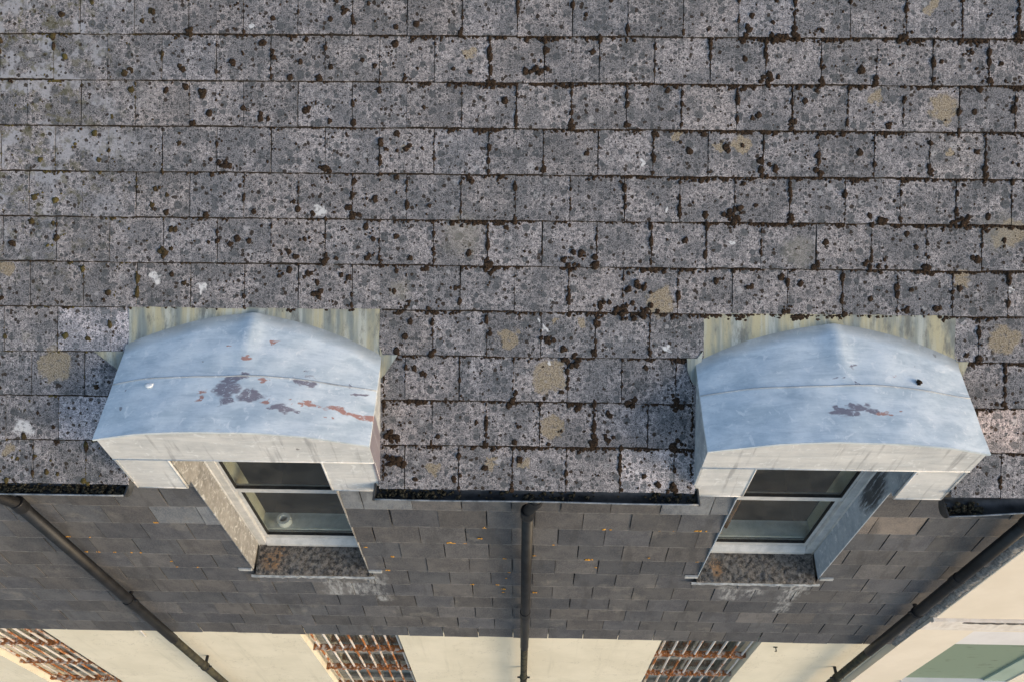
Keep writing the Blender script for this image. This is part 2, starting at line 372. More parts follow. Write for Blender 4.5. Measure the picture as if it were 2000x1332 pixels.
def mat_cream(name, a, b):
    t = NT(name)
    n = t.noise(2.2, 5, 0.65)
    c = t.mix(t.mapr(n, 0.35, 0.65), a, b)
    st = t.noise(1.0, 4, 0.65, t.vscale(t.pos, (13, 4, 0.8)))
    c = t.mix(t.mapr(st, 0.54, 0.76, 0.0, 0.28), c, (0.40, 0.37, 0.29))
    c = t.mix(t.mapr(t.noise(70, 4, 0.75), 0.60, 0.75, 0.0, 0.3), c, (0.42, 0.39, 0.32))
    ck = t.math('ABSOLUTE', t.math('SUBTRACT', t.noise(1.7, 6, 0.62), 0.5))
    c = t.mix(t.mapr(ck, 0.0, 0.0035, 0.45, 0.0), c, (0.28, 0.25, 0.20))
    t.bump(t.math('ADD', n, t.math('MULTIPLY', t.noise(150, 3, 0.7), 0.25)), 0.25, 0.004)
    return t.done(c, 0.88, 0, 0.2)
M['cream'] = mat_cream('cream_render', (0.66, 0.61, 0.49), (0.73, 0.675, 0.55))
M['peach'] = mat_noise('pale_peach_render', (0.72, 0.64, 0.53), (0.78, 0.70, 0.59), 1.7, 0.85, fine=0.05, bump=0.15)
M['ledge'] = mat_noise('peeling_white_paint', (0.66, 0.60, 0.54), (0.76, 0.71, 0.66), 14, 0.8, fine=0.15, bump=0.3)
M['mortar'] = mat_noise('grey_mortar', (0.17, 0.17, 0.17), (0.34, 0.33, 0.32), 45, 0.95, fine=0.4, bump=0.8, bdist=0.008)
M['white'] = mat_noise('white_paint', (0.68, 0.66, 0.66), (0.74, 0.72, 0.72), 3, 0.6)
M['green'] = mat_noise('faded_green_paint', (0.10, 0.11, 0.085), (0.205, 0.265, 0.20), 1.0, 0.6, fine=0.1, vs=(5, 9, 22), lo=0.28, hi=0.40)
M['greenlight'] = mat_noise('pale_green_paint', (0.28, 0.36, 0.30), (0.33, 0.41, 0.35), 3, 0.6)
M['hole'] = mat_noise('bare_dark_stone', (0.05, 0.046, 0.042), (0.13, 0.12, 0.11), 40, 0.95, bump=0.6)
M['rail'] = mat_rust('rusted_rail', (0.50, 0.43, 0.37), 0.20)
M['bar'] = mat_rust('flaking_white_bar', (0.56, 0.53, 0.50), 0.06)
M['bar_rusty'] = mat_rust('rusty_bar', (0.55, 0.50, 0.45), 0.16)
M['oldframe'] = mat_noise('grey_old_frame', (0.20, 0.20, 0.185), (0.36, 0.36, 0.34), 20, 0.7, fine=0.3)
M['dark'] = mat_noise('dark_interior', (0.05, 0.046, 0.042), (0.08, 0.074, 0.068), 2, 0.9)
M['board'] = mat_noise('window_board', (0.58, 0.58, 0.54), (0.70, 0.70, 0.66), 14, 0.6, fine=0.2)
M['inner'] = mat_noise('cream_inner_jamb', (0.52, 0.49, 0.37), (0.58, 0.55, 0.43), 6, 0.6)
M['paper'] = mat_noise('white_tape', (0.80, 0.79, 0.77), (0.86, 0.85, 0.83), 20, 0.7)
M['curtain'] = mat_noise('brown_curtain', (0.17, 0.085, 0.045), (0.24, 0.13, 0.07), 10, 0.9, vs=(20, 1, 1))
M['felt'] = mat_noise('dark_underlay', (0.02, 0.018, 0.016), (0.04, 0.036, 0.03), 20, 0.95)
M['paving'] = mat_noise('pavement', (0.27, 0.265, 0.255), (0.35, 0.345, 0.33), 4, 0.9, fine=0.3)
M['tar'] = mat_noise('black_sealant', (0.012, 0.013, 0.015), (0.035, 0.037, 0.042), 40, 0.7)

# ------------------------------------------------------------------ mesh helpers
class MB:
    def __init__(self): self.v = []; self.f = []
    def add(self, vs, fs):
        o = len(self.v); self.v += [tuple(q) for q in vs]; self.f += [tuple(i + o for i in f) for f in fs]; return self
    def box(self, x0, x1, y0, y1, z0, z1):
        vs = [(x, y, z) for x in (x0, x1) for y in (y0, y1) for z in (z0, z1)]
        return self.add(vs, [(0, 1, 3, 2), (4, 6, 7, 5), (0, 4, 5, 1), (2, 3, 7, 6), (0, 2, 6, 4), (1, 5, 7, 3)])
    def prism(self, poly, d):
        """poly: list of 3-D points, extruded by the vector d"""
        n = len(poly); a = [Vector(q) for q in poly]; b = [q + Vector(d) for q in a]
        return self.add(a + b, [tuple(range(n))[::-1], tuple(range(n, 2 * n))] + [(i, (i + 1) % n, n + (i + 1) % n, n + i) for i in range(n)])
    def tube(self, path, r, n=18, caps=True):
        path = [Vector(q) for q in path]; rings = []
        rs = r if isinstance(r, (list, tuple)) else [r] * len(path)
        ref = None
        for i, q in enumerate(path):
            t = (path[min(i + 1, len(path) - 1)] - path[max(i - 1, 0)]).normalized()
            if ref is None: ref = t.orthogonal()
            u = (ref - t * ref.dot(t)).normalized(); ref = u; w_ = t.cross(u)
            rings.append([q + (u * math.cos(2 * math.pi * k / n) + w_ * math.sin(2 * math.pi * k / n)) * rs[i] for k in range(n)])
        vs = [p_ for ring in rings for p_ in ring]
        fs = [(i * n + k, i * n + (k + 1) % n, (i + 1) * n + (k + 1) % n, (i + 1) * n + k) for i in range(len(path) - 1) for k in range(n)]
        if caps: fs += [tuple(range(n))[::-1], tuple(range((len(path) - 1) * n, len(path) * n))]
        return self.add(vs, fs)
    def grid(self, fn, nu, nv):
        vs = [fn(i / nu, j / nv) for j in range(nv + 1) for i in range(nu + 1)]
        return self.add(vs, [(j * (nu + 1) + i, j * (nu + 1) + i + 1, (j + 1) * (nu + 1) + i + 1, (j + 1) * (nu + 1) + i) for j in range(nv) for i in range(nu)])
    def mesh(self, name, mat, smooth=False):
        me = bpy.data.meshes.new(name); me.from_pydata(self.v, [], self.f); me.update()
        bm = bmesh.new(); bm.from_mesh(me); bmesh.ops.recalc_face_normals(bm, faces=bm.faces); bm.to_mesh(me); bm.free()
        if smooth: me.polygons.foreach_set('use_smooth', [True] * len(me.polygons))
        me.materials.append(mat); return me
    def build(self, name, mat, parent=None, smooth=False, bevel=0.0):
        o = bpy.data.objects.new(name, self.mesh(name, mat, smooth)); COL.objects.link(o)
        if parent is not None: o.parent = parent; o.matrix_parent_inverse = PINV(parent)
        if bevel:
            b = o.modifiers.new('bevel', 'BEVEL'); b.width = bevel; b.segments = 2; b.limit_method = 'ANGLE'
        return o
WORLD = {}
def PINV(parent): return WORLD.get(parent.name, Matrix()).inverted()
def thing(name, loc, label, cat, group=None):
    o = bpy.data.objects.new(name, None); COL.objects.link(o); o.location = loc; o.empty_display_size = 0.2
    WORLD[o.name] = Matrix.Translation(loc)
    return tag(o, label, cat, group)
def tag(o, label, cat=None, group=None, kind=None):
    o['label'] = label
    if cat: o['category'] = cat
    if group: o['group'] = group
    if kind: o['kind'] = kind
    return o
def cuts(a, b, holes):
    """parts of [a, b] left after removing the holes"""
    segs = [(a, b)]
    for h0, h1 in holes:
        segs = [q for s0, s1 in segs for q in ((s0, min(s1, h0)), (max(s0, h1), s1)) if q[1] - q[0] > 1e-6]
    return segs

# ------------------------------------------------------------------ ground
g = MB().box(-60, 60, -60, 60, -8.3, -8.2).build('pavement', M['paving'])
g['kind'] = 'structure'; g['label'] = 'grey paved street far below the house wall'

# ------------------------------------------------------------------ house: roof, slate wall, cream wall
house = thing('house', (0, 0.5, -8.2), 'slate hung house with lichen covered grey tile roof and cream lower wall', 'house')
XL, XR, ROWS = -6.2, 4.6, 15
deck = MB()
def slab(x0, x1, s0, s1):
    deck.prism([RP(x0, s0, -0.022), RP(x1, s0, -0.022), RP(x1, s1, -0.022), RP(x0, s1, -0.022)], (0, ST * 0.03, -CT * 0.03))
xs = [XL, DORM[0][0], DORM[0][1], DORM[1][0], DORM[1][1], XR]
for i in range(5): slab(xs[i], xs[i + 1], 0.02 if i % 2 == 0 else 0.72, ROWS * G)
roof = deck.build('roof', M['felt'], house)
def tile_mesh(x0, x1, L=0.292, jit=0.0022, name='tile'):
    nx = max(2, int((x1 - x0) / 0.03)); r = random.uniform
    out = [(x0 + (x1 - x0) * i / nx, r(-jit, jit)) for i in range(nx + 1)]
    out += [(x1 + r(-jit, jit) * 0.6, L * k / 4) for k in (1, 2, 3, 4)]
    out += [(x0 + r(-jit, jit) * 0.6, L * k / 4) for k in (4, 3, 2, 1)]
    n = len(out); T = 0.0062
    top = [(x, y, -0.0105 * y / L + r(-.0003, .0003)) for x, y in out]
    bot = [(x, y, z - T) for x, y, z in top]
    mb = MB(); mb.add(top + bot, [tuple(range(n)), tuple(range(n, 2 * n))[::-1]] + [(i, n + i, n + (i + 1) % n, (i + 1) % n) for i in range(n)])
    return mb.mesh(name, M['tile'])
TILES = [tile_mesh(-P / 2 + 0.0022, P / 2 - 0.0022) for _ in range(8)]
TINT = {(3, -2): (1.32, 1.32, 1.36), (1, -2): (1.3, 1.32, 1.38), (0, 3): (1.3, 1.28, 1.27), (1, 5): (1.5, 1.36, 1.25)}
BRIGHT = [(-2.42, 0.88, (1.45, 1.45, 1.5)), (-2.46, 0.38, (1.35, 1.38, 1.44)), (0.80, 0.1, (1.5, 1.47, 1.46)), (2.66, 0.4, (1.75, 1.55, 1.42)), (2.45, 1.9, (1.05, 1.03, 1.0))]
def put_tile(me, x, row, vis, acc):
    rot = random.gauss(0, 0.0022); dn = random.uniform(-0.0012, 0.0014); ds = random.gauss(0, 0.0016); dx = random.gauss(0, 0.0008)
    o = bpy.data.objects.new('tile', me); COL.objects.link(o); o.parent = roof
    o.matrix_parent_inverse = (roof.parent.matrix_basis @ Matrix()).inverted() if False else Matrix()
    mw = Matrix.Translation(RP(x + dx, row * G + ds, dn)) @ Matrix.Rotation(TH, 4, 'X') @ Matrix.Rotation(rot, 4, 'Z')
    o.matrix_basis = mw
    tint = (random.gauss(0.925, 0.03),) * 3
    warm = random.gauss(0.0, 0.3)
    tint = (tint[0] * (1 + 0.03 * warm), tint[1], tint[2] * (1 - 0.035 * warm))
    for bx, bs, bc in BRIGHT:
        if abs(x - bx) < P * 0.55 and row * G <= bs < (row + 1) * G: tint = bc
    o.color = tint + (1.0,)
    w2 = abs(me.vertices[0].co.x) + .09
    if any(abs(x - q[0]) < w2 + q[2] and row * G - q[2] - .04 < q[1] < (row + 1) * G + q[2] + .04 for q in OCHRE + DULL + WHITE):
        o.material_slots[0].link = 'OBJECT'; o.material_slots[0].material = M['tile_lichen']
    return o
rest = MB()
for r in range(ROWS):
    off = X0 + (0.0 if r % 2 else 0.5 * P)
    holes = DORM if r < 3 else (APRON if r == 3 else [])
    k0 = int(math.floor((XL - off) / P)); k1 = int(math.ceil((XR - off) / P))
    for k in range(k0, k1):
        a, b = off + k * P, off + (k + 1) * P
        vis = b > -3.35 and a < 3.3 and r < 12
        for c0, c1 in cuts(a, b, [(h0 + 0.004, h1 - 0.004) for h0, h1 in holes]):
            if c1 - c0 < 0.02: continue
            full = c1 - c0 > P - 0.001
            if vis:
                if full: put_tile(random.choice(TILES), (a + b) / 2, r, True, None)
                else:
                    xc = (c0 + c1) / 2
                    put_tile(tile_mesh(c0 - xc + 0.002, c1 - xc - 0.002), xc, r, True, None)
            else:
                rest.prism([RP(c0 + .002, r * G, 0), RP(c1 - .002, r * G, 0), RP(c1 - .002, r * G + .29, -.0105), RP(c0 + .002, r * G + .29, -.0105)], (0, ST * .006, -CT * .006))
ro = rest.build('tile_field', M['tile'], house); ro['kind'] = 'stuff'

# slate hung wall ----------------------------------------------------
WXL, WXR = -6.2, 3.20
back = MB()
zb, zt = ZW0 - 10 * GW - 0.022, 0.02
for c0, c1 in cuts(WXL, 3.22, OPEN): back.box(c0, c1, YW + 0.040, 0.30, -1.60, -0.03 if True else zt)
back.box(WXL, 3.22, YW + 0.040, 0.30, zb, -1.60)
wall = back.build('slate_wall', M['felt'], house)
def slate_mesh(x0, x1, h, jit=0.0016):
    nx = max(2, int((x1 - x0) / 0.05)); r = random.uniform
    out = [(x0 + (x1 - x0) * i / nx, r(-jit, jit)) for i in range(nx + 1)] + [(x1 + r(-jit, jit), h * .5), (x1, h), (x0, h), (x0 + r(-jit, jit), h * .5)]
    n = len(out)
    top = [(x, 0.024 * z / 0.285 + r(-.0006, .0006), z) for x, z in out]
    bot = [(x, y + 0.008, z) for x, y, z in top]
    mb = MB(); mb.add(top + bot, [tuple(range(n))[::-1], tuple(range(n, 2 * n))] + [(i, (i + 1) % n, n + (i + 1) % n, n + i) for i in range(n)])
    return mb.mesh('slate', M['slate'])
SL = [slate_mesh(-P / 2 + 0.003, P / 2 - 0.003, 0.49) for _ in range(8)]
wrest = MB(); nsl = 0
for j in range(-1, 11):
    zb_ = ZW0 - j * GW
    off = -0.836 if j % 2 else -0.679
    k0 = int(math.floor((WXL - off) / P)); k1 = int(math.ceil((WXR - off) / P))
    for k in range(k0, k1):
        a, b = off + k * P, min(off + (k + 1) * P, WXR)
        zmid = zb_
        visx = -2.98 + 0.62 * zb_ * 1.0
        vis = (b > visx - 0.35) and j >= 0
        pieces = []
        if j <= 4: pieces = [(c0, c1, 0.49 if j > 0 else 0.41) for c0, c1 in cuts(a, b, OPEN)]
        elif j == 5:
            for c0, c1 in cuts(a, b, [(o0 - .01, o1 + .01) for o0, o1 in OPEN]): pieces.append((c0, c1, 0.49))
            for o0, o1 in OPEN:
                c0, c1 = max(a, o0 - .01), min(b, o1 + .01)
                if c1 - c0 > 0.02: pieces.append((c0, c1, 0.150))
        elif j == 6: pieces = [(a, b, 0.40)]
        else: pieces = [(a, b, 0.49)]
        for c0, c1, h in pieces:
            if c1 - c0 < 0.018: continue
            if not vis:
                wrest.box(c0 + .003, c1 - .003, YW - 0.002, YW + 0.006, zb_, zb_ + (.25 if j >= 0 else .16)); continue
            full = c1 - c0 > P - 0.001 and h > 0.48
            xc = (c0 + c1) / 2
            me = random.choice(SL) if full else slate_mesh(c0 - xc + .003, c1 - xc - .003, h)
            o = bpy.data.objects.new('slate', me); COL.objects.link(o); o.parent = wall; nsl += 1
            o.matrix_basis = Matrix.Translation((xc + random.gauss(0, .0012), YW - 0.012 + random.uniform(-.004, .003), zb_ + random.gauss(0, .003))) @ Matrix.Rotation(random.gauss(0, 0.006), 4, 'Y') @ Matrix.Rotation(random.uniform(-.006, .006), 4, 'Z')
            q = random.random()
            c = random.choice(((1.0, 0.98, 0.96), (0.97, 0.98, 1.02), (1.05, 1.0, 0.95), (0.95, 0.97, 1.0))) if q < 0.8 else ((1.22, 1.18, 1.14) if q < 0.9 else (0.84, 0.86, 0.90))
            if j == 0 and any(abs(xc - e) < 0.32 for e in (OPEN[0][1] + .1, OPEN[1][0] - .12)): c = (1.75, 1.85, 1.9)
            if j == 1 and abs(xc + 2.07) < .15: c = (2.0, 2.1, 2.15)
            if j == 1 and abs(xc - 2.25) < .2: c = (1.9, 1.65, 1.4)
            o.color = c + (1.0,)
wr = wrest.build('slate_field', M['slate'], house); wr['kind'] = 'stuff'
# cream wall with three barred openings ------------------------------
cw = MB(); ZL0, ZL1 = -5.25, -2.93
for c0, c1 in cuts(-7.5, 3.24, LOW): cw.box(c0, c1, YC, 0.34, ZL0, ZL1)
cw.box(-7.5, 3.24, YC, 0.34, ZL1, -2.80)
cw.box(-7.5, 3.24, YC, 0.34, -8.2, ZL0)
cw.build('rendered_wall', M['cream'], house)
for i, (x0, x1) in enumerate(LOW):
    wn_ = MB().box(x0 - .02, x1 + .02, 0.42, 0.46, ZL0, ZL1).build('window', M['dark'], house)
    f = MB()
    f.box(x0, x0 + .06, .27, .33, ZL0, ZL1); f.box(x1 - .06, x1, .27, .33, ZL0, ZL1)
    for z in (-3.02, -4.22, -5.2): f.box(x0 + .06, x1 - .06, .272, .325, z - .035, z + .035)
    f.box((x0 + x1) / 2 - .012, (x0 + x1) / 2 + .012, .285, .315, ZL0, ZL1)
    f.build('window_frame', M['oldframe'], wn_, bevel=.004).matrix_parent_inverse = PINV(house) @ Matrix() if False else Matrix()
    MB().box(x0 + .03, x1 - .03, .300, .304, ZL0, ZL1).build('pane', M['glass'], wn_).matrix_parent_inverse = Matrix()
    s = MB(); s.box(x0 - .02, x1 + .02, .335, .42, ZL1, ZL1 + .03); s.box(x0 - .03, x0 - .001, .335, .44, ZL0, ZL1); s.box(x1 + .001, x1 + .03, .335, .44, ZL0, ZL1)
    s.build('inner_jamb', M['oldframe'], wn_)

# ------------------------------------------------------------------ rusty grilles
GL = ['rusty barred grille on the window at the far left of the cream wall', 'white flaking grille on cream wall window left of the middle downpipe', 'white flaking grille on cream wall window right of the middle downpipe']
for i, (x0, x1) in enumerate(LOW):
    gr = thing('window_grille', ((x0 + x1) / 2, .17, ZL0), GL[i], 'window grille', 'grilles over the ground floor windows')
    for z in (-3.69, -4.34, -5.0):
        mb = MB()
        nx, yb0, yb1 = 44, .140, .196
        def fn(u, v, top=True):
            return None
        vs = []; fs = []
        for a in range(nx + 1):
            x = x0 + .004 + (x1 - x0 - .008) * a / nx
            e0, e1, e2 = rng.normal(0, .005), rng.normal(0, .004), abs(rng.normal(0, .004))
            vs += [(x, yb0 + e0, z - .008 + e1 * .6), (x, yb0 + e0, z + .006 + e2), (x, yb1, z + .006 + e2 * .7), (x, yb1, z - .006)]
        for a in range(nx):
            for b in range(4): fs.append((a * 4 + b, a * 4 + (b + 1) % 4, a * 4 + 4 + (b + 1) % 4, a * 4 + 4 + b))
        fs += [(0, 1, 2, 3), tuple(nx * 4 + b for b in (3, 2, 1, 0))]
        mb.add(vs, fs).build('rail', M['rail'], gr)
    nb = 8
    for b in range(nb):
        x = x0 + .06 + (x1 - x0 - .10) * b / (nb - 1)
        rusty = (i == 0 and b % 3 != 1) or random.random() < .3
        MB().tube([(x + random.gauss(0, .002), .169, ZL0 + .02), (x + random.gauss(0, .002), .169, -4.2), (x, .169, ZL1 - .02)], .0105, 10).build('bar', M['bar_rusty'] if rusty else M['bar'], gr, smooth=True)

# ------------------------------------------------------------------ dormers
DL = ['pale zinc clad arched dormer with purple and red stains, left of the middle downpipe', 'pale zinc clad arched dormer with small dark stain, right of the middle downpipe']
for i, (x0, x1) in enumerate(DORM):
    xc, hw = (x0 + x1) / 2, (x1 - x0) / 2
    zs0, zs1 = ((0.478, 0.452), (0.443, 0.458))[i]
    rise = 0.108
    def zb_at(x):
        u = (x - xc) / hw
        return zs0 + (zs1 - zs0) * (u + 1) / 2 + rise * (1 - abs(u) ** 2.1)
    px_ = (-1.52, 1.70)[i]
    def zroof(x, y):
        a = zb_at(x) + 0.035 * max(0.0, y - .03) + (0.020 * max(0.0, 1 - abs(x - px_) / .62) ** 1.5 + .016 * math.exp(-((x - px_) / .05) ** 2)) * min(1, max(0, (y - .22) / .40)) ** 1.4
        a += .0022 * math.sin(x * 9 + y * 5 + i) + .0016 * math.sin(x * 21 - y * 16) + .0012 * math.sin(x * 5 + y * 31)
        b = y * TT - 0.006
        k = 0.045
        h = max(0.0, min(1.0, 0.5 + 0.5 * (b - a) / k))
        return a * (1 - h) + b * h + k * h * (1 - h)
    d = thing('dormer', (xc, YF, -1.5), DL[i], 'dormer', 'zinc dormers on the roof')
    ae0, ae1 = APRON[i]
    ysplit = lambda x: (zb_at(x) + 0.018 + 0.020 * max(0.0, 1 - abs(x - px_) / .62) ** 1.5) / TT - .02
    # roof sheet up to just past the valley, then the patinated apron
    def sheet(u, v):
        x = x0 - .006 + (x1 - x0 + .012) * u
        y = (YF - .014) + (ysplit(x) + .035 - YF + .014) * v
        return (x, y, zroof(x, y))
    rs_ = MB().grid(sheet, 48, 44)
    n = 49
    lip = [(q[0], q[1] + .001, q[2] - .016) for q in rs_.v[:n]]
    o_ = len(rs_.v); rs_.v += lip; rs_.f += [(a, a + 1, o_ + a + 1, o_ + a) for a in range(48)]
    for col in (0, 48):
        ids = [j * 49 + col for j in range(36)]
        o_ = len(rs_.v); rs_.v += [(rs_.v[q][0], rs_.v[q][1], rs_.v[q][2] - .014) for q in ids]
        rs_.f += [(ids[a], ids[a + 1], o_ + a + 1, o_ + a) for a in range(35)]
    sh = rs_.build('roof_sheet', M['zinc_roof'], d, smooth=True)
    sh.modifiers.new('split', 'EDGE_SPLIT').split_angle = math.radians(50)
    def apr(u, v):
        x = ae0 + (ae1 - ae0) * u
        ya = ysplit(x) + .033; yb = max(1.06 * CT, ya + .02)
        y = ya + (yb - ya) * v
        return (x, y, y * TT - .006 + (zroof(x, y) - y * TT + .006) * max(0.0, 1 - v * 3) + .0012 * min(1, v * 8) - .004 * v)
    MB().grid(apr, 48, 10).build('apron', M['apron'], d, smooth=True)
    # seam
    seam = []
    for k in range(41):
        x = x0 - .004 + (x1 - x0 + .008) * k / 40; y = .352 + .012 * math.sin(k * .3)*.3
        seam.append((x, y, zroof(x, y) + .002))
    MB().tube(seam, .0036, 8).build('seam', M['zinc_cheek'], sh, smooth=True).matrix_parent_inverse = Matrix()
    # cheeks
    for sx, xx in ((-1, x0), (1, x1)):
        zt_ = zb_at(xx) - .004; yt = zt_ / TT
        poly = [(xx, YF + .004, -.03), (xx, YF + .004, zt_), (xx, yt + .05, zt_ + .005), (xx, yt + .07, (yt + .07) * TT - .05), (xx, .14, .14 * TT - .05)]
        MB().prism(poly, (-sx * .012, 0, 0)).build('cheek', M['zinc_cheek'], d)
    # fascia with a curved top, pilaster panels
    zf = 0.243
    n = 40; top = [(x0 + .001 + (x1 - x0 - .002) * k / n) for k in range(n + 1)]
    fa = MB()
    vs = [(x, YF, zf) for x in top] + [(x, YF, zb_at(x) - .004) for x in top] + [(x, YF + .012, zf) for x in top] + [(x, YF + .012, zb_at(x) - .004) for x in top]
    m = n + 1; fs = []
    for k in range(n):
        fs += [(k, k + 1, m + k + 1, m + k), (2 * m + k + 1, 2 * m + k, 3 * m + k, 3 * m + k + 1), (k + 1, k, 2 * m + k, 2 * m + k + 1), (m + k, m + k + 1, 3 * m + k + 1, 3 * m + k)]
    fs += [(0, m, 3 * m, 2 * m), (n, 2 * m + n, 3 * m + n, m + n)]
    fa.add(vs, fs); fas = fa.build('fascia', M['zinc_front'], d)
    MB().tube([(x0 + .002, YF - .001, zf + .002), (xc, YF - .001, zf + .001), (x1 - .002, YF - .001, zf + .002)], .0042, 8).build('drip_edge', M['zinc_front'], fas, smooth=True).matrix_parent_inverse = Matrix()
    o0, o1 = OPEN[i]
    for (a, b, inner) in ((x0 + .004, o0, o0), (o1, x1 - .004, o1)):
        pb = -0.105
        pn = MB().box(a, b, YF + .008, YF + .02, pb, zf - .002).build('pilaster_panel', M['zinc_front'], d)
        outer = a if inner == b else b
        hm = MB()
        hm.tube([(inner, YF + .009, zf - .004), (inner, YF + .009, pb)], .006, 8)
        hm.tube([(a, YF + .009, pb), (b, YF + .009, pb)], .005, 8)
        hm.tube([(outer, YF + .009, zf - .004), (outer, YF + .009, pb)], .005, 8)
        hm.build('hem', M['zinc_front'], pn, smooth=True).matrix_parent_inverse = Matrix()
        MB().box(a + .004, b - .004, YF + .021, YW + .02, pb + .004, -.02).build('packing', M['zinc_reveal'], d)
    # reveals, soffit
    for sx, xx in ((1, o0), (-1, o1)):
        rv = MB().prism([(xx, YF + .022, zf), (xx, YF + .022, -.10), (xx, YW - .012, -.10), (xx, YW - .012, -1.475), (xx, .292, -1.440), (xx, .292, zf)], (sx * .006, 0, 0))
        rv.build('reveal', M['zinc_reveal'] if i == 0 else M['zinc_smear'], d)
        bead = xx + sx * .008
        MB().tube([(bead, .262, zf), (bead, .262, -1.47)], .006, 8).build('sealant_bead', M['upvc'], d, smooth=True)
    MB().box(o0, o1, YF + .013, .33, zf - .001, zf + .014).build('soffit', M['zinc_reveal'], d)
    # sash window
    wf = MB(); a, b = o0 + .006, o1 - .006
    wf.box(a, a + .062, .262, .325, -1.465, zf); wf.box(b - .062, b, .262, .325, -1.465, zf)
    wf.box(a + .062, b - .062, .262, .325, .17, zf)
    wf.prism([(a + .062, .256, -1.468), (a + .062, .256, -1.437), (a + .062, .29, -1.395), (a + .062, .325, -1.395), (a + .062, .325, -1.468)], (b - a - .124, 0, 0))
    fr = wf.build('window_frame', M['upvc'], d, bevel=.004)
    def sash(zlo, zhi, y, wd, nm):
        s = MB(); sa, sb = a + .062, b - .062
        s.box(sa, sa + wd, y, y + .035, zlo, zhi); s.box(sb - wd, sb, y, y + .035, zlo, zhi)
        s.box(sa + wd, sb - wd, y + .001, y + .034, zlo, zlo + .058); s.box(sa + wd, sb - wd, y + .001, y + .034, zhi - .05, zhi)
        so = s.build(nm, M['upvc'], d, bevel=.004)
        k = MB(); e = .006; ga, gb = sa + wd, sb - wd
        for bx in ((ga, ga + e, zlo + .058, zhi - .05), (gb - e, gb, zlo + .058, zhi - .05), (ga + e, gb - e, zlo + .058, zlo + .058 + e), (ga + e, gb - e, zhi - .05 - e, zhi - .05)):
            k.box(bx[0], bx[1], y - .0015, y + .02, bx[2], bx[3])
        k.build('gasket', M['gasket'], so).matrix_parent_inverse = Matrix()
        MB().box(ga, gb, y + .012, y + .016, zlo + .058, zhi - .05).build('pane', M['glass'], so).matrix_parent_inverse = Matrix()
    sash(-.625, .17, .268, .022, 'upper_sash')
    sash(-1.394, -.60, .288, .030, 'lower_sash')
    # sill, lead under it
    z_ = -1.535
    sill = MB()
    nx, ny = 60, 14
    def sf(u, v):
        x = o0 + .004 + (o1 - o0 - .008) * u; y = .066 + .205 * v
        return (x, y, z_ + .055 * v + rng.normal(0, .0032) + .003 * math.sin(x * 31 + y * 17))
    sill.grid(sf, nx, ny)
    fr_ = [k for k in range(nx + 1)]; o_ = len(sill.v)
    sill.v += [(sill.v[k][0], sill.v[k][1] + .003, z_ - .05) for k in fr_]; sill.f += [(k, k + 1, o_ + k + 1, o_ + k) for k in range(nx)]
    sill.build('sill', M['sill'], d, smooth=True)
    MB().box(o0 + .01, o1 - .01, .08, .30, -1.60, -1.542).build('sill_bed', M['sill'], d)
    ld = MB(); nl = 40
    vs = []; fs = []
    for k in range(nl + 1):
        x = o0 - .03 + (o1 - o0 + .06) * k / nl; e = rng.normal(0, .0025)
        vs += [(x, .070, z_ - .020 + e), (x, .056 + e, z_ - .026), (x, .060 + e, z_ - .048), (x, .082, z_ - .066 + e)]
    for k in range(nl):
        for q in range(3): fs.append((k * 4 + q, k * 4 + q + 1, k * 4 + 5 + q, k * 4 + 4 + q))
    ld.add(vs, fs)
    ld.box(o0 - .095, o0 - .002, .066, .078, -1.475, -1.442)
    ld.box(o1 + .002, o1 + .095, .066, .078, -1.475, -1.442)
    ld.build('lead_flashing', M['lead'], d)
    # flashing wings lapped over the tiles beside the valley
    if i == 0: wings = [[(-2.43, .754), (-2.25, .757), (-2.236, .80), (-2.245, .62), (-2.285, .645)], [(-.815, .80), (-.80, .756), (-.715, .756), (-.79, .64), (-.815, .62)]]
    else: wings = [[(.90, .757), (.957, .757), (.99, .80), (.96, .60), (.93, .625), (.905, .69)], [(2.385, .80), (2.39, .757), (2.455, .757), (2.42, .66), (2.392, .62)]]
    for wg in wings:
        MB().prism([RP(x, s, .0055) for x, s in wg], (0, ST * .002, -CT * .002)).build('flashing_wing', M['apron'], d)
    # inside: window board, jambs, dark room
    MB().box(o0 + .02, o1 - .02, .328, .45, -1.345, -1.318).build('window_board', M['board'], d)
    ij = MB(); ij.box(o0 - .02, o0 + .05, .328, .46, -1.317, zf); ij.box(o1 - .05, o1 + .02, .328, .46, -1.317, zf)
    ij.build('inner_jamb', M['inner'], d)
    rm = MB(); X0r, X1r = o0 - .25, o1 + .25
    rm.box(X0r, X1r, 1.6, 1.63, -2.4, .2); rm.box(X0r - .03, X0r, .35, 1.63, -2.4, .2); rm.box(X1r, X1r + .03, .35, 1.63, -2.4, .2)
    rm.box(X0r, X1r, .35, 1.6, -2.43, -2.4); rm.box(X0r, X1r, .325, 1.6, .225, .24)
    rm.box(X0r, X1r, .452, .465, -2.4, -1.346); rm.box(X0r, o0 - .021, .452, .465, -1.346, .22); rm.box(o1 + .021, X1r, .452, .465, -1.346, .22)
    rm.build('room', M['dark'], d)

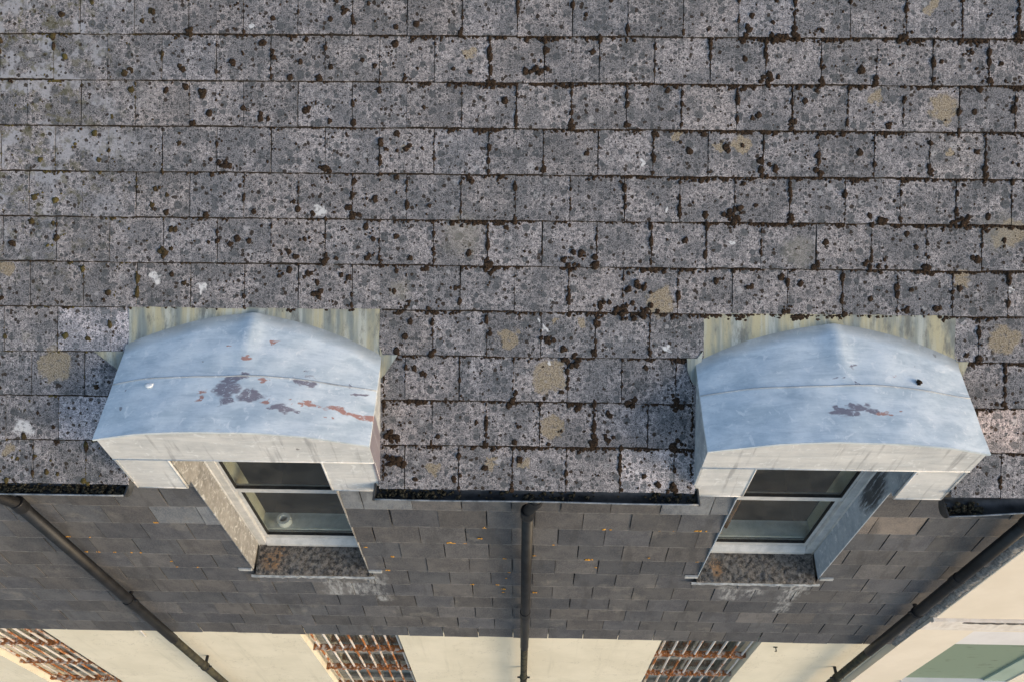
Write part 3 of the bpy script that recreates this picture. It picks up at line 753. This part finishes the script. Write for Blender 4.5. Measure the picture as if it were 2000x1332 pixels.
# things behind the panes
rp = thing('tape_roll', (-1.735, .378, -1.318), 'white roll of tape standing on the board inside the stained dormer window', 'tape roll')
n = 28; vs = []; fs = []
for k in range(n):
    a = 2 * math.pi * k / n
    for r_, z in ((.05, 0), (.05, .062), (.026, .062), (.026, 0)):
        vs.append((-1.735 + r_ * math.cos(a), .378 + r_ * .92 * math.sin(a), -1.3175 + z))
for k in range(n):
    for q in range(4): fs.append((k * 4 + q, k * 4 + (q + 1) % 4, ((k + 1) % n) * 4 + (q + 1) % 4, ((k + 1) % n) * 4 + q))
MB().add(vs, fs).build('roll', M['paper'], rp, bevel=.002)
cu = MB()
cu.grid(lambda u, v: (1.34 + .14 * u, .385 + .012 * math.sin(u * 19), -1.30 + 1.45 * v), 24, 4)
co = cu.build('curtain', M['curtain'], None, smooth=True)
tag(co, 'brown curtain edge behind the glass of the dormer with small dark stain', 'curtain')

# ------------------------------------------------------------------ gutters
def gutter(x0, x1, za, zb__, label, capl, capr, yc=-.004, R=.056):
    g_ = thing('gutter', ((x0 + x1) / 2, yc, za), label, 'gutter', 'black gutters along the eaves')
    n, k = 60, 14; vs = []; fs = []
    def zz(x): return za + (zb__ - za) * (x - x0) / (x1 - x0)
    for a in range(n + 1):
        x = x0 + (x1 - x0) * a / n; sag = -.004 * math.sin(a / n * math.pi * 3)
        for rr in (R, R - .004):
            for b in range(k + 1):
                t_ = math.pi * b / k
                vs.append((x, yc - rr * math.cos(t_), zz(x) + sag - rr * math.sin(t_) * .95))
    w2 = 2 * (k + 1)
    for a in range(n):
        for b in range(k):
            fs.append((a * w2 + b, a * w2 + b + 1, (a + 1) * w2 + b + 1, (a + 1) * w2 + b))
            fs.append((a * w2 + k + 1 + b, a * w2 + k + 2 + b, (a + 1) * w2 + k + 2 + b, (a + 1) * w2 + k + 1 + b))
        for b in (0, k): fs.append((a * w2 + b, (a + 1) * w2 + b, (a + 1) * w2 + k + 1 + b, a * w2 + k + 1 + b))
    MB().add(vs, fs).build('trough', M['gutter'], g_, smooth=True)
    lp = [(x0 + (x1 - x0) * a / 30, yc - R, zz(x0 + (x1 - x0) * a / 30) - .004 * math.sin(a / 30 * math.pi * 3)) for a in range(31)]
    MB().tube(lp, .005, 8).build('rim', M['rim'], g_, smooth=True)
    for on, x in ((capl, x0), (capr, x1)):
        if not on: continue
        s = 1 if x == x0 else -1
        poly = [(x, yc - (R + .006) * math.cos(math.pi * b / 16), zz(x) + .006 - (R + .008) * math.sin(math.pi * b / 16)) for b in range(17)]
        MB().prism(poly, (s * -.012, 0, 0)).build('stop_end', M['gutter'], g_, bevel=.003)
    return zz
TOPZ = -.014
GS = [(-6.2, -2.258, TOPZ + .004, TOPZ - .002, 'black half round gutter left of the stained zinc dormer', 0, 1, -.004, .056),
      (-.838, .978, TOPZ, TOPZ - .006, 'black half round gutter between the two zinc dormers', 1, 1, -.004, .056),
      (2.412, 3.22, -.122, -.004, 'sloping black gutter right of the dormer with small dark stain', 1, 1, .0, .060)]
GZ = []
for q in GS: GZ.append(gutter(*q))

# lumpy blob builder (numpy)
bm = bmesh.new(); bmesh.ops.create_icosphere(bm, subdivisions=2, radius=1.0)
V0 = np.array([v.co[:] for v in bm.verts]); F0 = np.array([[v.index for v in f.verts] for f in bm.faces]); bm.free()
bm = bmesh.new(); bmesh.ops.create_icosphere(bm, subdivisions=1, radius=1.0)
V1 = np.array([v.co[:] for v in bm.verts]); F1 = np.array([[v.index for v in f.verts] for f in bm.faces]); bm.free()
def blob_mesh(name, items, frame, mat, big=0.012, cut=True):
    """items: (u, v, n, ru, rv, rn); frame maps (u, v, n) arrays to xyz"""
    vs, fs, o_ = [], [], 0
    for (u, v, nn, ru, rv, rn) in items:
        V, F = (V0, F0) if max(ru, rv) > big else (V1, F1)
        if cut:
            keep = (V[F][:, :, 2].max(axis=1) > -0.15); F = F[keep]
        q = V * (1 + rng.normal(0, .19, (len(V), 1)))
        a = rng.uniform(0, 6.28); c, s = math.cos(a), math.sin(a)
        x = (q[:, 0] * c - q[:, 1] * s) * ru + u; y = (q[:, 0] * s + q[:, 1] * c) * rv + v; z = q[:, 2] * rn + nn
        vs.append(np.stack([x, y, z], 1)); fs.append(F + o_); o_ += len(V)
    v_ = np.concatenate(vs); f_ = np.concatenate(fs)
    xyz = frame(v_)
    me = bpy.data.meshes.new(name); me.from_pydata(xyz.tolist(), [], f_.tolist()); me.update()
    me.polygons.foreach_set('use_smooth', [True] * len(me.polygons)); me.materials.append(mat)
    o = bpy.data.objects.new(name, me); COL.objects.link(o); return o
def roof_frame(v): return np.stack([v[:, 0], v[:, 1] * CT - v[:, 2] * ST, v[:, 1] * ST + v[:, 2] * CT], 1)
def wall_frame(v): return np.stack([v[:, 0], YW - 0.0125 - v[:, 2], v[:, 1]], 1)

# debris lying in the gutters
items = []
def inside(x): return True
for (xa, xb, zf_, dens) in ((-3.4, -2.27, GZ[0], 1.0), (-.83, -.45, GZ[1], 1.0), (-.45, .97, GZ[1], .33), (2.43, 2.62, GZ[2], 1.0)):
    for _ in range(int((xb - xa) * 420 * dens)):
        x = rng.uniform(xa, xb)
        if dens < 1 and math.sin(x * 9) < .1 and rng.random() < .8: continue
        y = rng.normal(-.006, .020); y = max(-.045, min(.035, y)); r_ = rng.uniform(.004, .013)
        zc = zf_(x) - .046 + abs(y) * .35 + rng.uniform(0, .014)
        items.append((x, y, zc, r_, r_ * .9, r_ * .8))
o = blob_mesh('gutter_debris', items, lambda v: v, M['debris'], cut=False)
tag(o, 'dark moss crumbs and sediment lying in the black gutters', 'debris', kind='stuff')

# ------------------------------------------------------------------ downpipes
def pipe(X, Yp, xo, zo, label, r1, r2, zc, zchg, clips, zend=-8.2):
    t_ = thing('downpipe', (X, Yp, zend), label, 'downpipe', 'black downpipes on the wall')
    MB().tube([(xo, -.004, zo), (xo, -.004, zo - .075), (xo * .5 + X * .5, .006, zo - .155), (X, Yp, zo - .235), (X, Yp, zo - .30)], [.034, .034, .034, .034, .034], 20).build('swan_neck', M['pipe'], t_, smooth=True)
    MB().tube([(xo, -.004, zo - .02), (xo, -.004, zo - .075)], .041, 22).build('outlet', M['pipe'], t_, bevel=.003)
    MB().tube([(X, Yp, zo - .21), (X, Yp, zo - .30)], .043, 22).build('socket', M['pipe'], t_, bevel=.006)
    up = MB().tube([(X, Yp, zo - .25), (X, Yp, zc), (X, Yp, zchg)], r1, 22).build('upper_pipe', M['pipe'], t_, smooth=True)
    MB().tube([(X, Yp, zc + .05), (X, Yp, zc - .05)], r1 + .005, 22).build('collar', M['pipe'], t_, bevel=.003)
    MB().tube([(X, Yp, zchg + .06), (X, Yp, zend)], r2, 22).build('lower_pipe', M['oldpipe'], t_, smooth=True)
    MB().tube([(X, Yp, clips[-1] + .03), (X, Yp, clips[-1] - .03)], r2 + .006, 22).build('collar', M['oldpipe'], t_, bevel=.003)
    for z in clips:
        rr = (r1 if z > zchg else r2) + .007
        b = MB(); b.tube([(X, Yp, z + .014), (X, Yp, z - .014)], rr, 20)
        yb = YW if z > -2.98 else YC
        b.box(X - rr - .022, X - rr + .006, Yp - .006, Yp + .006, z - .012, z + .012); b.box(X + rr - .006, X + rr + .022, Yp - .006, Yp + .006, z - .012, z + .012)
        b.box(X - .012, X + .012, Yp + rr - .01, yb - .002, z - .012, z + .012)
        b.build('bracket', M['pipe'], t_, bevel=.002)
    return t_
pipe(-3.045, .018, -3.10, -.075, 'black downpipe running down the slates at far left', .0375, .034, -2.05, -3.0, [-2.0, -3.86])
pipe(.026, .018, .068, -.075, 'black downpipe at the middle between the two dormers', .0355, .032, -2.154, -3.04, [-4.04])
pipe(3.0, .018, 3.06, -.085, 'black downpipe at the right end of the slates beside peach wall', .0375, .034, -1.30, -3.0, [-1.97, -3.84])
hl = MB().tube([(.068, -.012, -.0635), (.068, -.012, -.0655)], .030, 20).build('outlet_hole', M['gasket'], [o for o in bpy.data.objects if o.name == 'gutter.001'][0])

# ------------------------------------------------------------------ neighbouring house
nb = thing('neighbouring_house', (4.6, .3, -8.2), 'pale peach rendered house with boarded green opening at lower right', 'house')
YN, XN = .05, 3.235
MB().box(XN, 7.0, YN, .6, -2.19, -.16).build('upper_wall', M['peach'], nb, bevel=.008)
lw = MB()
lw.box(XN + .01, 3.70, YN + .012, .6, -8.2, -2.40); lw.box(3.70, 7.0, YN + .012, .6, -8.2, -4.09); lw.box(4.72, 7.0, YN + .012, .6, -4.09, -2.40); lw.box(3.70, 4.72, YN + .012, .6, -2.53, -2.40)
lw.build('lower_wall', M['peach'], nb)
# string course: worn lower edge
vs = []; fs = []; nl = 120
for k in range(nl + 1):
    x = XN - .008 + (7.0 - XN) * k / nl
    e = rng.normal(0, .004); f_ = .006 * math.sin(x * 23) + .005 * math.sin(x * 57)
    vs += [(x, YN + .02, -2.192), (x, YN - .022, -2.197), (x, YN - .022 + .3 * e, -2.228 - f_), (x, YN - .004 + .4 * e, -2.252 - f_ * 1.6 + e), (x, YN - .004, -2.46 + e * .5), (x, YN + .02, -2.53 + e * .4)]
for k in range(nl):
    for q in range(5): fs.append((k * 6 + q, k * 6 + q + 1, k * 6 + 7 + q, k * 6 + 6 + q))
fs.append((0, 1, 2, 3, 4, 5))
ledge = MB().add(vs, fs).build('string_course', M['ledge'], nb)
vs = [(3.46 + .6 * k / 24, YN - .0235, -2.205 + .003 * math.sin(k)) for k in range(25)] + [(3.46 + .6 * k / 24, YN - .0235, -2.232 - .018 * abs(math.sin(k * .7)) * (1 - abs(k / 12 - 1) ** 3)) for k in range(24, -1, -1)]
MB().prism(vs, (0, .004, 0)).build('bare_patch', M['hole'], ledge).matrix_parent_inverse = Matrix()
MB().box(3.70, 4.72, YN + .03, .2, -2.935, -2.53).build('white_lintel', M['white'], nb)
MB().box(3.70, 4.50, YN + .04, .2, -4.06, -2.936).build('green_board', M['green'], nb)
MB().box(4.50, 4.72, YN + .022, .2, -4.06, -2.936).build('green_post', M['greenlight'], nb, bevel=.004)
MB().box(3.70, 4.72, YN - .01, .2, -4.09, -4.06).build('white_sill', M['white'], nb)
# rough mortar between slates and wall
vs = []; fs = []; nl = 90
for k in range(nl + 1):
    z = -.16 - 2.05 * k / nl; a = rng.normal(0, .006) + .012 * math.sin(z * 9) + .006 * math.sin(z * 31)
    vs += [(XN - .045 + a, YW + .004, z), (XN - .032 + a + rng.normal(0, .003), YN + .016 + rng.normal(0, .003), z), (XN + .004, YN + .006 + rng.normal(0, .003), z), (XN + .004, YW + .02, z)]
for k in range(nl):
    for q in range(3): fs.append((k * 4 + q, k * 4 + q + 1, k * 4 + 5 + q, k * 4 + 4 + q))
MB().add(vs, fs).build('mortar_fillet', M['mortar'], nb, smooth=True)
vs = []; fs = []; nl = 40
for k in range(nl + 1):
    z = -2.2 - .8 * k / nl; a = rng.normal(0, .004) + .01 * math.sin(z * 14)
    vs += [(XN - .035 + a, YW + .004, z), (XN - .022 + a, YN + .03, z), (XN + .012, YN + .02, z)]
for k in range(nl):
    for q in range(2): fs.append((k * 3 + q, k * 3 + q + 1, k * 3 + 4 + q, k * 3 + 3 + q))
MB().add(vs, fs).build('mortar_fillet', M['mortar'], nb, smooth=True)

# ------------------------------------------------------------------ small fixings on the cream wall
b = MB().box(2.279, 2.287, YC - .038, YC, -3.248, -3.240)
b.box(2.268, 2.287, YC - .044, YC - .038, -3.250, -3.238); b.box(2.265, 2.302, YC - .006, YC + .001, -3.262, -3.242)
tag(b.build('wall_hook', M['oldpipe'], None, bevel=.002), 'small rusty hook fixed in the cream wall near right downpipe', 'hook')
b = MB().tube([(-3.405, YC - .004, -2.99), (-3.41, YC - .006, -3.12), (-3.415, YC - .012, -3.24)], .007, 8)
tag(b.build('cable_stub', M['white'], None, smooth=True), 'short white cable end hanging under the slates by left downpipe', 'cable')

# ------------------------------------------------------------------ moss on the roof, lichen on the slates
items = []
def blocked(x, s):
    for i in (0, 1):
        if DORM[i][0] - .012 < x < DORM[i][1] + .012 and s < .76: return True
        if APRON[i][0] - .012 < x < APRON[i][1] + .012 and s < 1.0: return True
    return False
def dens(x, s):
    d = .16 + .68 / (1 + math.exp(-(x + .7) * 2.2))
    n_ = .5 + .5 * math.sin(x * 3.1 + s * 2.3) * math.sin(x * 1.3 - s * 3.7 + 1.0)
    return d * (.45 + .9 * n_)
XV0, XV1 = -4.3, 4.3
for r in range(13):
    off = X0 + (0.0 if r % 2 else 0.5 * P)
    # along the bottom edge of the row (lying on the row below)
    x = XV0
    while x < XV1 and r > 0:
        s = r * G
        dd = dens(x, s)
        x += rng.exponential(.021 / max(.12, dd ** 1.4))
        if blocked(x, s - .005): continue
        size = rng.random() ** 2.2 * min(1.0, .35 + dd)           # 0 = crumbs, 1 = fat clump
        for _ in range(int(2 + 4 * rng.random() + 9 * size)):
            ru = rng.uniform(.0035, .008) * (1 + 1.1 * size * rng.random())
            xx = x + rng.normal(0, .010 + .022 * size)
            if blocked(xx, s - .005): continue
            drop = abs(rng.normal(0, .003 + .011 * size))
            items.append((xx, s - ru * .4 - drop, -.0078, ru * rng.uniform(.9, 1.3), ru * rng.uniform(.85, 1.15), ru * .5))
    # up the joints
    k0 = int(math.floor((XV0 - off) / P)); k1 = int(math.ceil((XV1 - off) / P))
    for k in range(k0, k1):
        xj = off + k * P
        dj = dens(xj, r * G) * rng.uniform(.25, 1.35)
        for _ in range(int(30 * dj)):
            s = r * G + G * rng.random() ** (1.25)
            if blocked(xj, s): continue
            ru = rng.uniform(.004, .0075) if rng.random() < .8 else rng.uniform(.008, .017)
            items.append((xj + rng.normal(0, .0022), s, -.0045, ru * .85, ru * rng.uniform(1, 1.9), ru * .55))
        if rng.random() < dj * .55 and not blocked(xj, r * G + .02):
            for _ in range(rng.integers(3, 9)):
                ru = rng.uniform(.008, .020)
                items.append((xj + rng.normal(0, .011), r * G + abs(rng.normal(0, .022)), -.003, ru, ru, ru * .5))
    # cushions on the faces
    for _ in range(int((XV1 - XV0) / P * 9)):
        x = rng.uniform(XV0, XV1); s = r * G + rng.uniform(.01, G - .01)
        if blocked(x, s) or (r > 11): continue
        if rng.random() > (.35 + .65 * (.5 + .5 * math.sin(x * 2.0 + s * 1.1 + 2))) * (1.1 if x < -.6 else .7): continue
        ru = rng.uniform(.004, .009) if rng.random() < .72 else rng.uniform(.010, .020)
        nn = -.0105 * (s - r * G) / .292
        items.append((x, s, nn, ru, ru * rng.uniform(.85, 1.25), ru * .38))
        for _q in range(rng.integers(0, 4) if rng.random() < .4 else 0): items.append((x + rng.normal(0, .018), s + rng.normal(0, .014), nn, ru * .8, ru * .8, ru * .32))
for i_ in (0, 1):
    for xe, sg in ((DORM[i_][0] - .014, -1), (DORM[i_][1] + .014, 1)):
        for _ in range(70):
            s = rng.uniform(.0, .70); ru = rng.uniform(.003, .008)
            items.append((xe + sg * abs(rng.normal(0, .006)), s, -.004, ru, ru * 1.6, ru * .6))
# bigger clumps seen in the photograph
for x, s, n_, spread in ((.62, 1.02, 22, .07), (.45, 1.04, 12, .05), (.25, .77, 12, .045), (1.15, 1.56, 12, .04), (-1.67, 1.80, 9, .035), (.05, 2.33, 10, .02), (.3, 1.30, 12, .05), (1.9, 1.28, 10, .04), (-.73, .15, 16, .03), (-.74, .30, 10, .03), (.6, .50, 8, .03), (1.35, 2.52, 10, .02), (2.4, 1.53, 8, .03), (.62, 1.14, 12, .03), (.85, .27, 8, .03)):
    for _ in range(n_):
        ru = rng.uniform(.008, .020); xx, ss = x + rng.normal(0, spread), s + rng.normal(0, spread * .5)
        if not blocked(xx, ss): items.append((xx, ss, -.003, ru, ru, ru * .55))
mo = blob_mesh('moss', items, roof_frame, M['moss'])
tag(mo, 'dark brown moss cushions along the joints of the roof tiles', 'moss', kind='stuff')

# dark strips that paint in the step shade under every course
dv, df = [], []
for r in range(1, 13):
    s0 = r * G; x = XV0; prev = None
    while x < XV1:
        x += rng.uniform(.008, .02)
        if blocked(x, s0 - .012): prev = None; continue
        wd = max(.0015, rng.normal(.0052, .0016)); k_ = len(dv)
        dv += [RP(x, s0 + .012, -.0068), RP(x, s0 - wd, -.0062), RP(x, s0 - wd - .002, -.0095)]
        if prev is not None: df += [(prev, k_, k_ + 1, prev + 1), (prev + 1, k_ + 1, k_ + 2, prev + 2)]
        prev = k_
tag(MB().add(dv, df).build('course_shade', M['shade_strip'], None), 'thin dark strips painting the step shade under the roof tile courses', 'shade_strip', kind='stuff')

ORANGE = [(-0.25, -0.703), (-0.282, -0.869), (-0.474, -0.939), (-0.391, -0.935), (-0.895, -1.173), (-0.126, -1.184), (-0.117, -1.577), (-0.188, -1.676), (-0.138, -1.8), (-0.149, -1.865), (0.512, -0.697), (0.56, -0.695), (0.87, -0.704), (0.96, -0.7), (1.11, -0.695), (1.168, -0.713), (0.452, -1.166), (0.515, -1.336), (0.205, -0.927), (1.206, -1.188), (-0.092, -1.439), (0.078, -1.143), (-0.373, -1.724), (0.089, -1.862), (-0.978, -1.42), (-1.063, -1.042), (-2.911, -0.932), (-2.957, -1.175), (-2.843, -1.17), (-2.725, -1.172), (-2.664, -1.177), (-3.057, -0.935), (-3.042, -1.257), (-2.503, -1.354), (-2.497, -1.429), (-2.372, -0.69), (-2.345, -1.441), (0.864, -1.15)]
items = []
for x, z in ORANGE:
    R_ = .016 if rng.random() < .4 else .009
    if (x, z) in ((0.452, -1.166), (1.11, -0.695), (-0.474, -0.939)): R_ = .024
    zr = (z - ZW0) / GW; zr = z - (round(zr) * GW + ZW0)
    zz_ = z - zr + .006 if abs(zr) < .05 else z
    for _ in range(9): items.append((x + rng.normal(0, R_ * .5), zz_ + abs(rng.normal(0, R_ * .3)), -.001, R_ * rng.uniform(.25, .5), R_ * rng.uniform(.25, .5), .0035))
ol = blob_mesh('orange_lichen', items, wall_frame, M['orange'])
tag(ol, 'small orange lichen crusts on the lower edges of the wall slates', 'lichen', kind='stuff')

# a few loose things lying on the zinc
def on_zinc(x, y, name, label, mat, rx, ry, rz, i):
    z = 0.0
    x0, x1 = DORM[i]; xc, hw = (x0 + x1) / 2, (x1 - x0) / 2
    zs = ((0.478, 0.452), (0.443, 0.458))[i]; u = (x - xc) / hw
    z = zs[0] + (zs[1] - zs[0]) * (u + 1) / 2 + .108 * (1 - abs(u) ** 2.1) + .035 * (y - .03)
    o = blob_mesh(name, [(0, 0, 0, rx, ry, rz)], lambda v: v + np.array([[x, y, z + rz * .6]]), mat, big=0.001, cut=False)
    tag(o, label, 'leaf' if 'leaf' in name else 'pebble')
on_zinc(-2.014, .313, 'pebble', 'pale oval pebble of mortar on the stained zinc dormer roof', M['paper'], .024, .017, .006, 0)
on_zinc(2.105, .396, 'leaf_scrap', 'small olive moss scrap on the seam of the right dormer', M['moss'], .014, .017, .012, 1)

print('slates', nsl)
# parenting used identity inverses for loop-made pieces whose parents sit at the house origin: settle them here
bpy.context.view_layer.update()
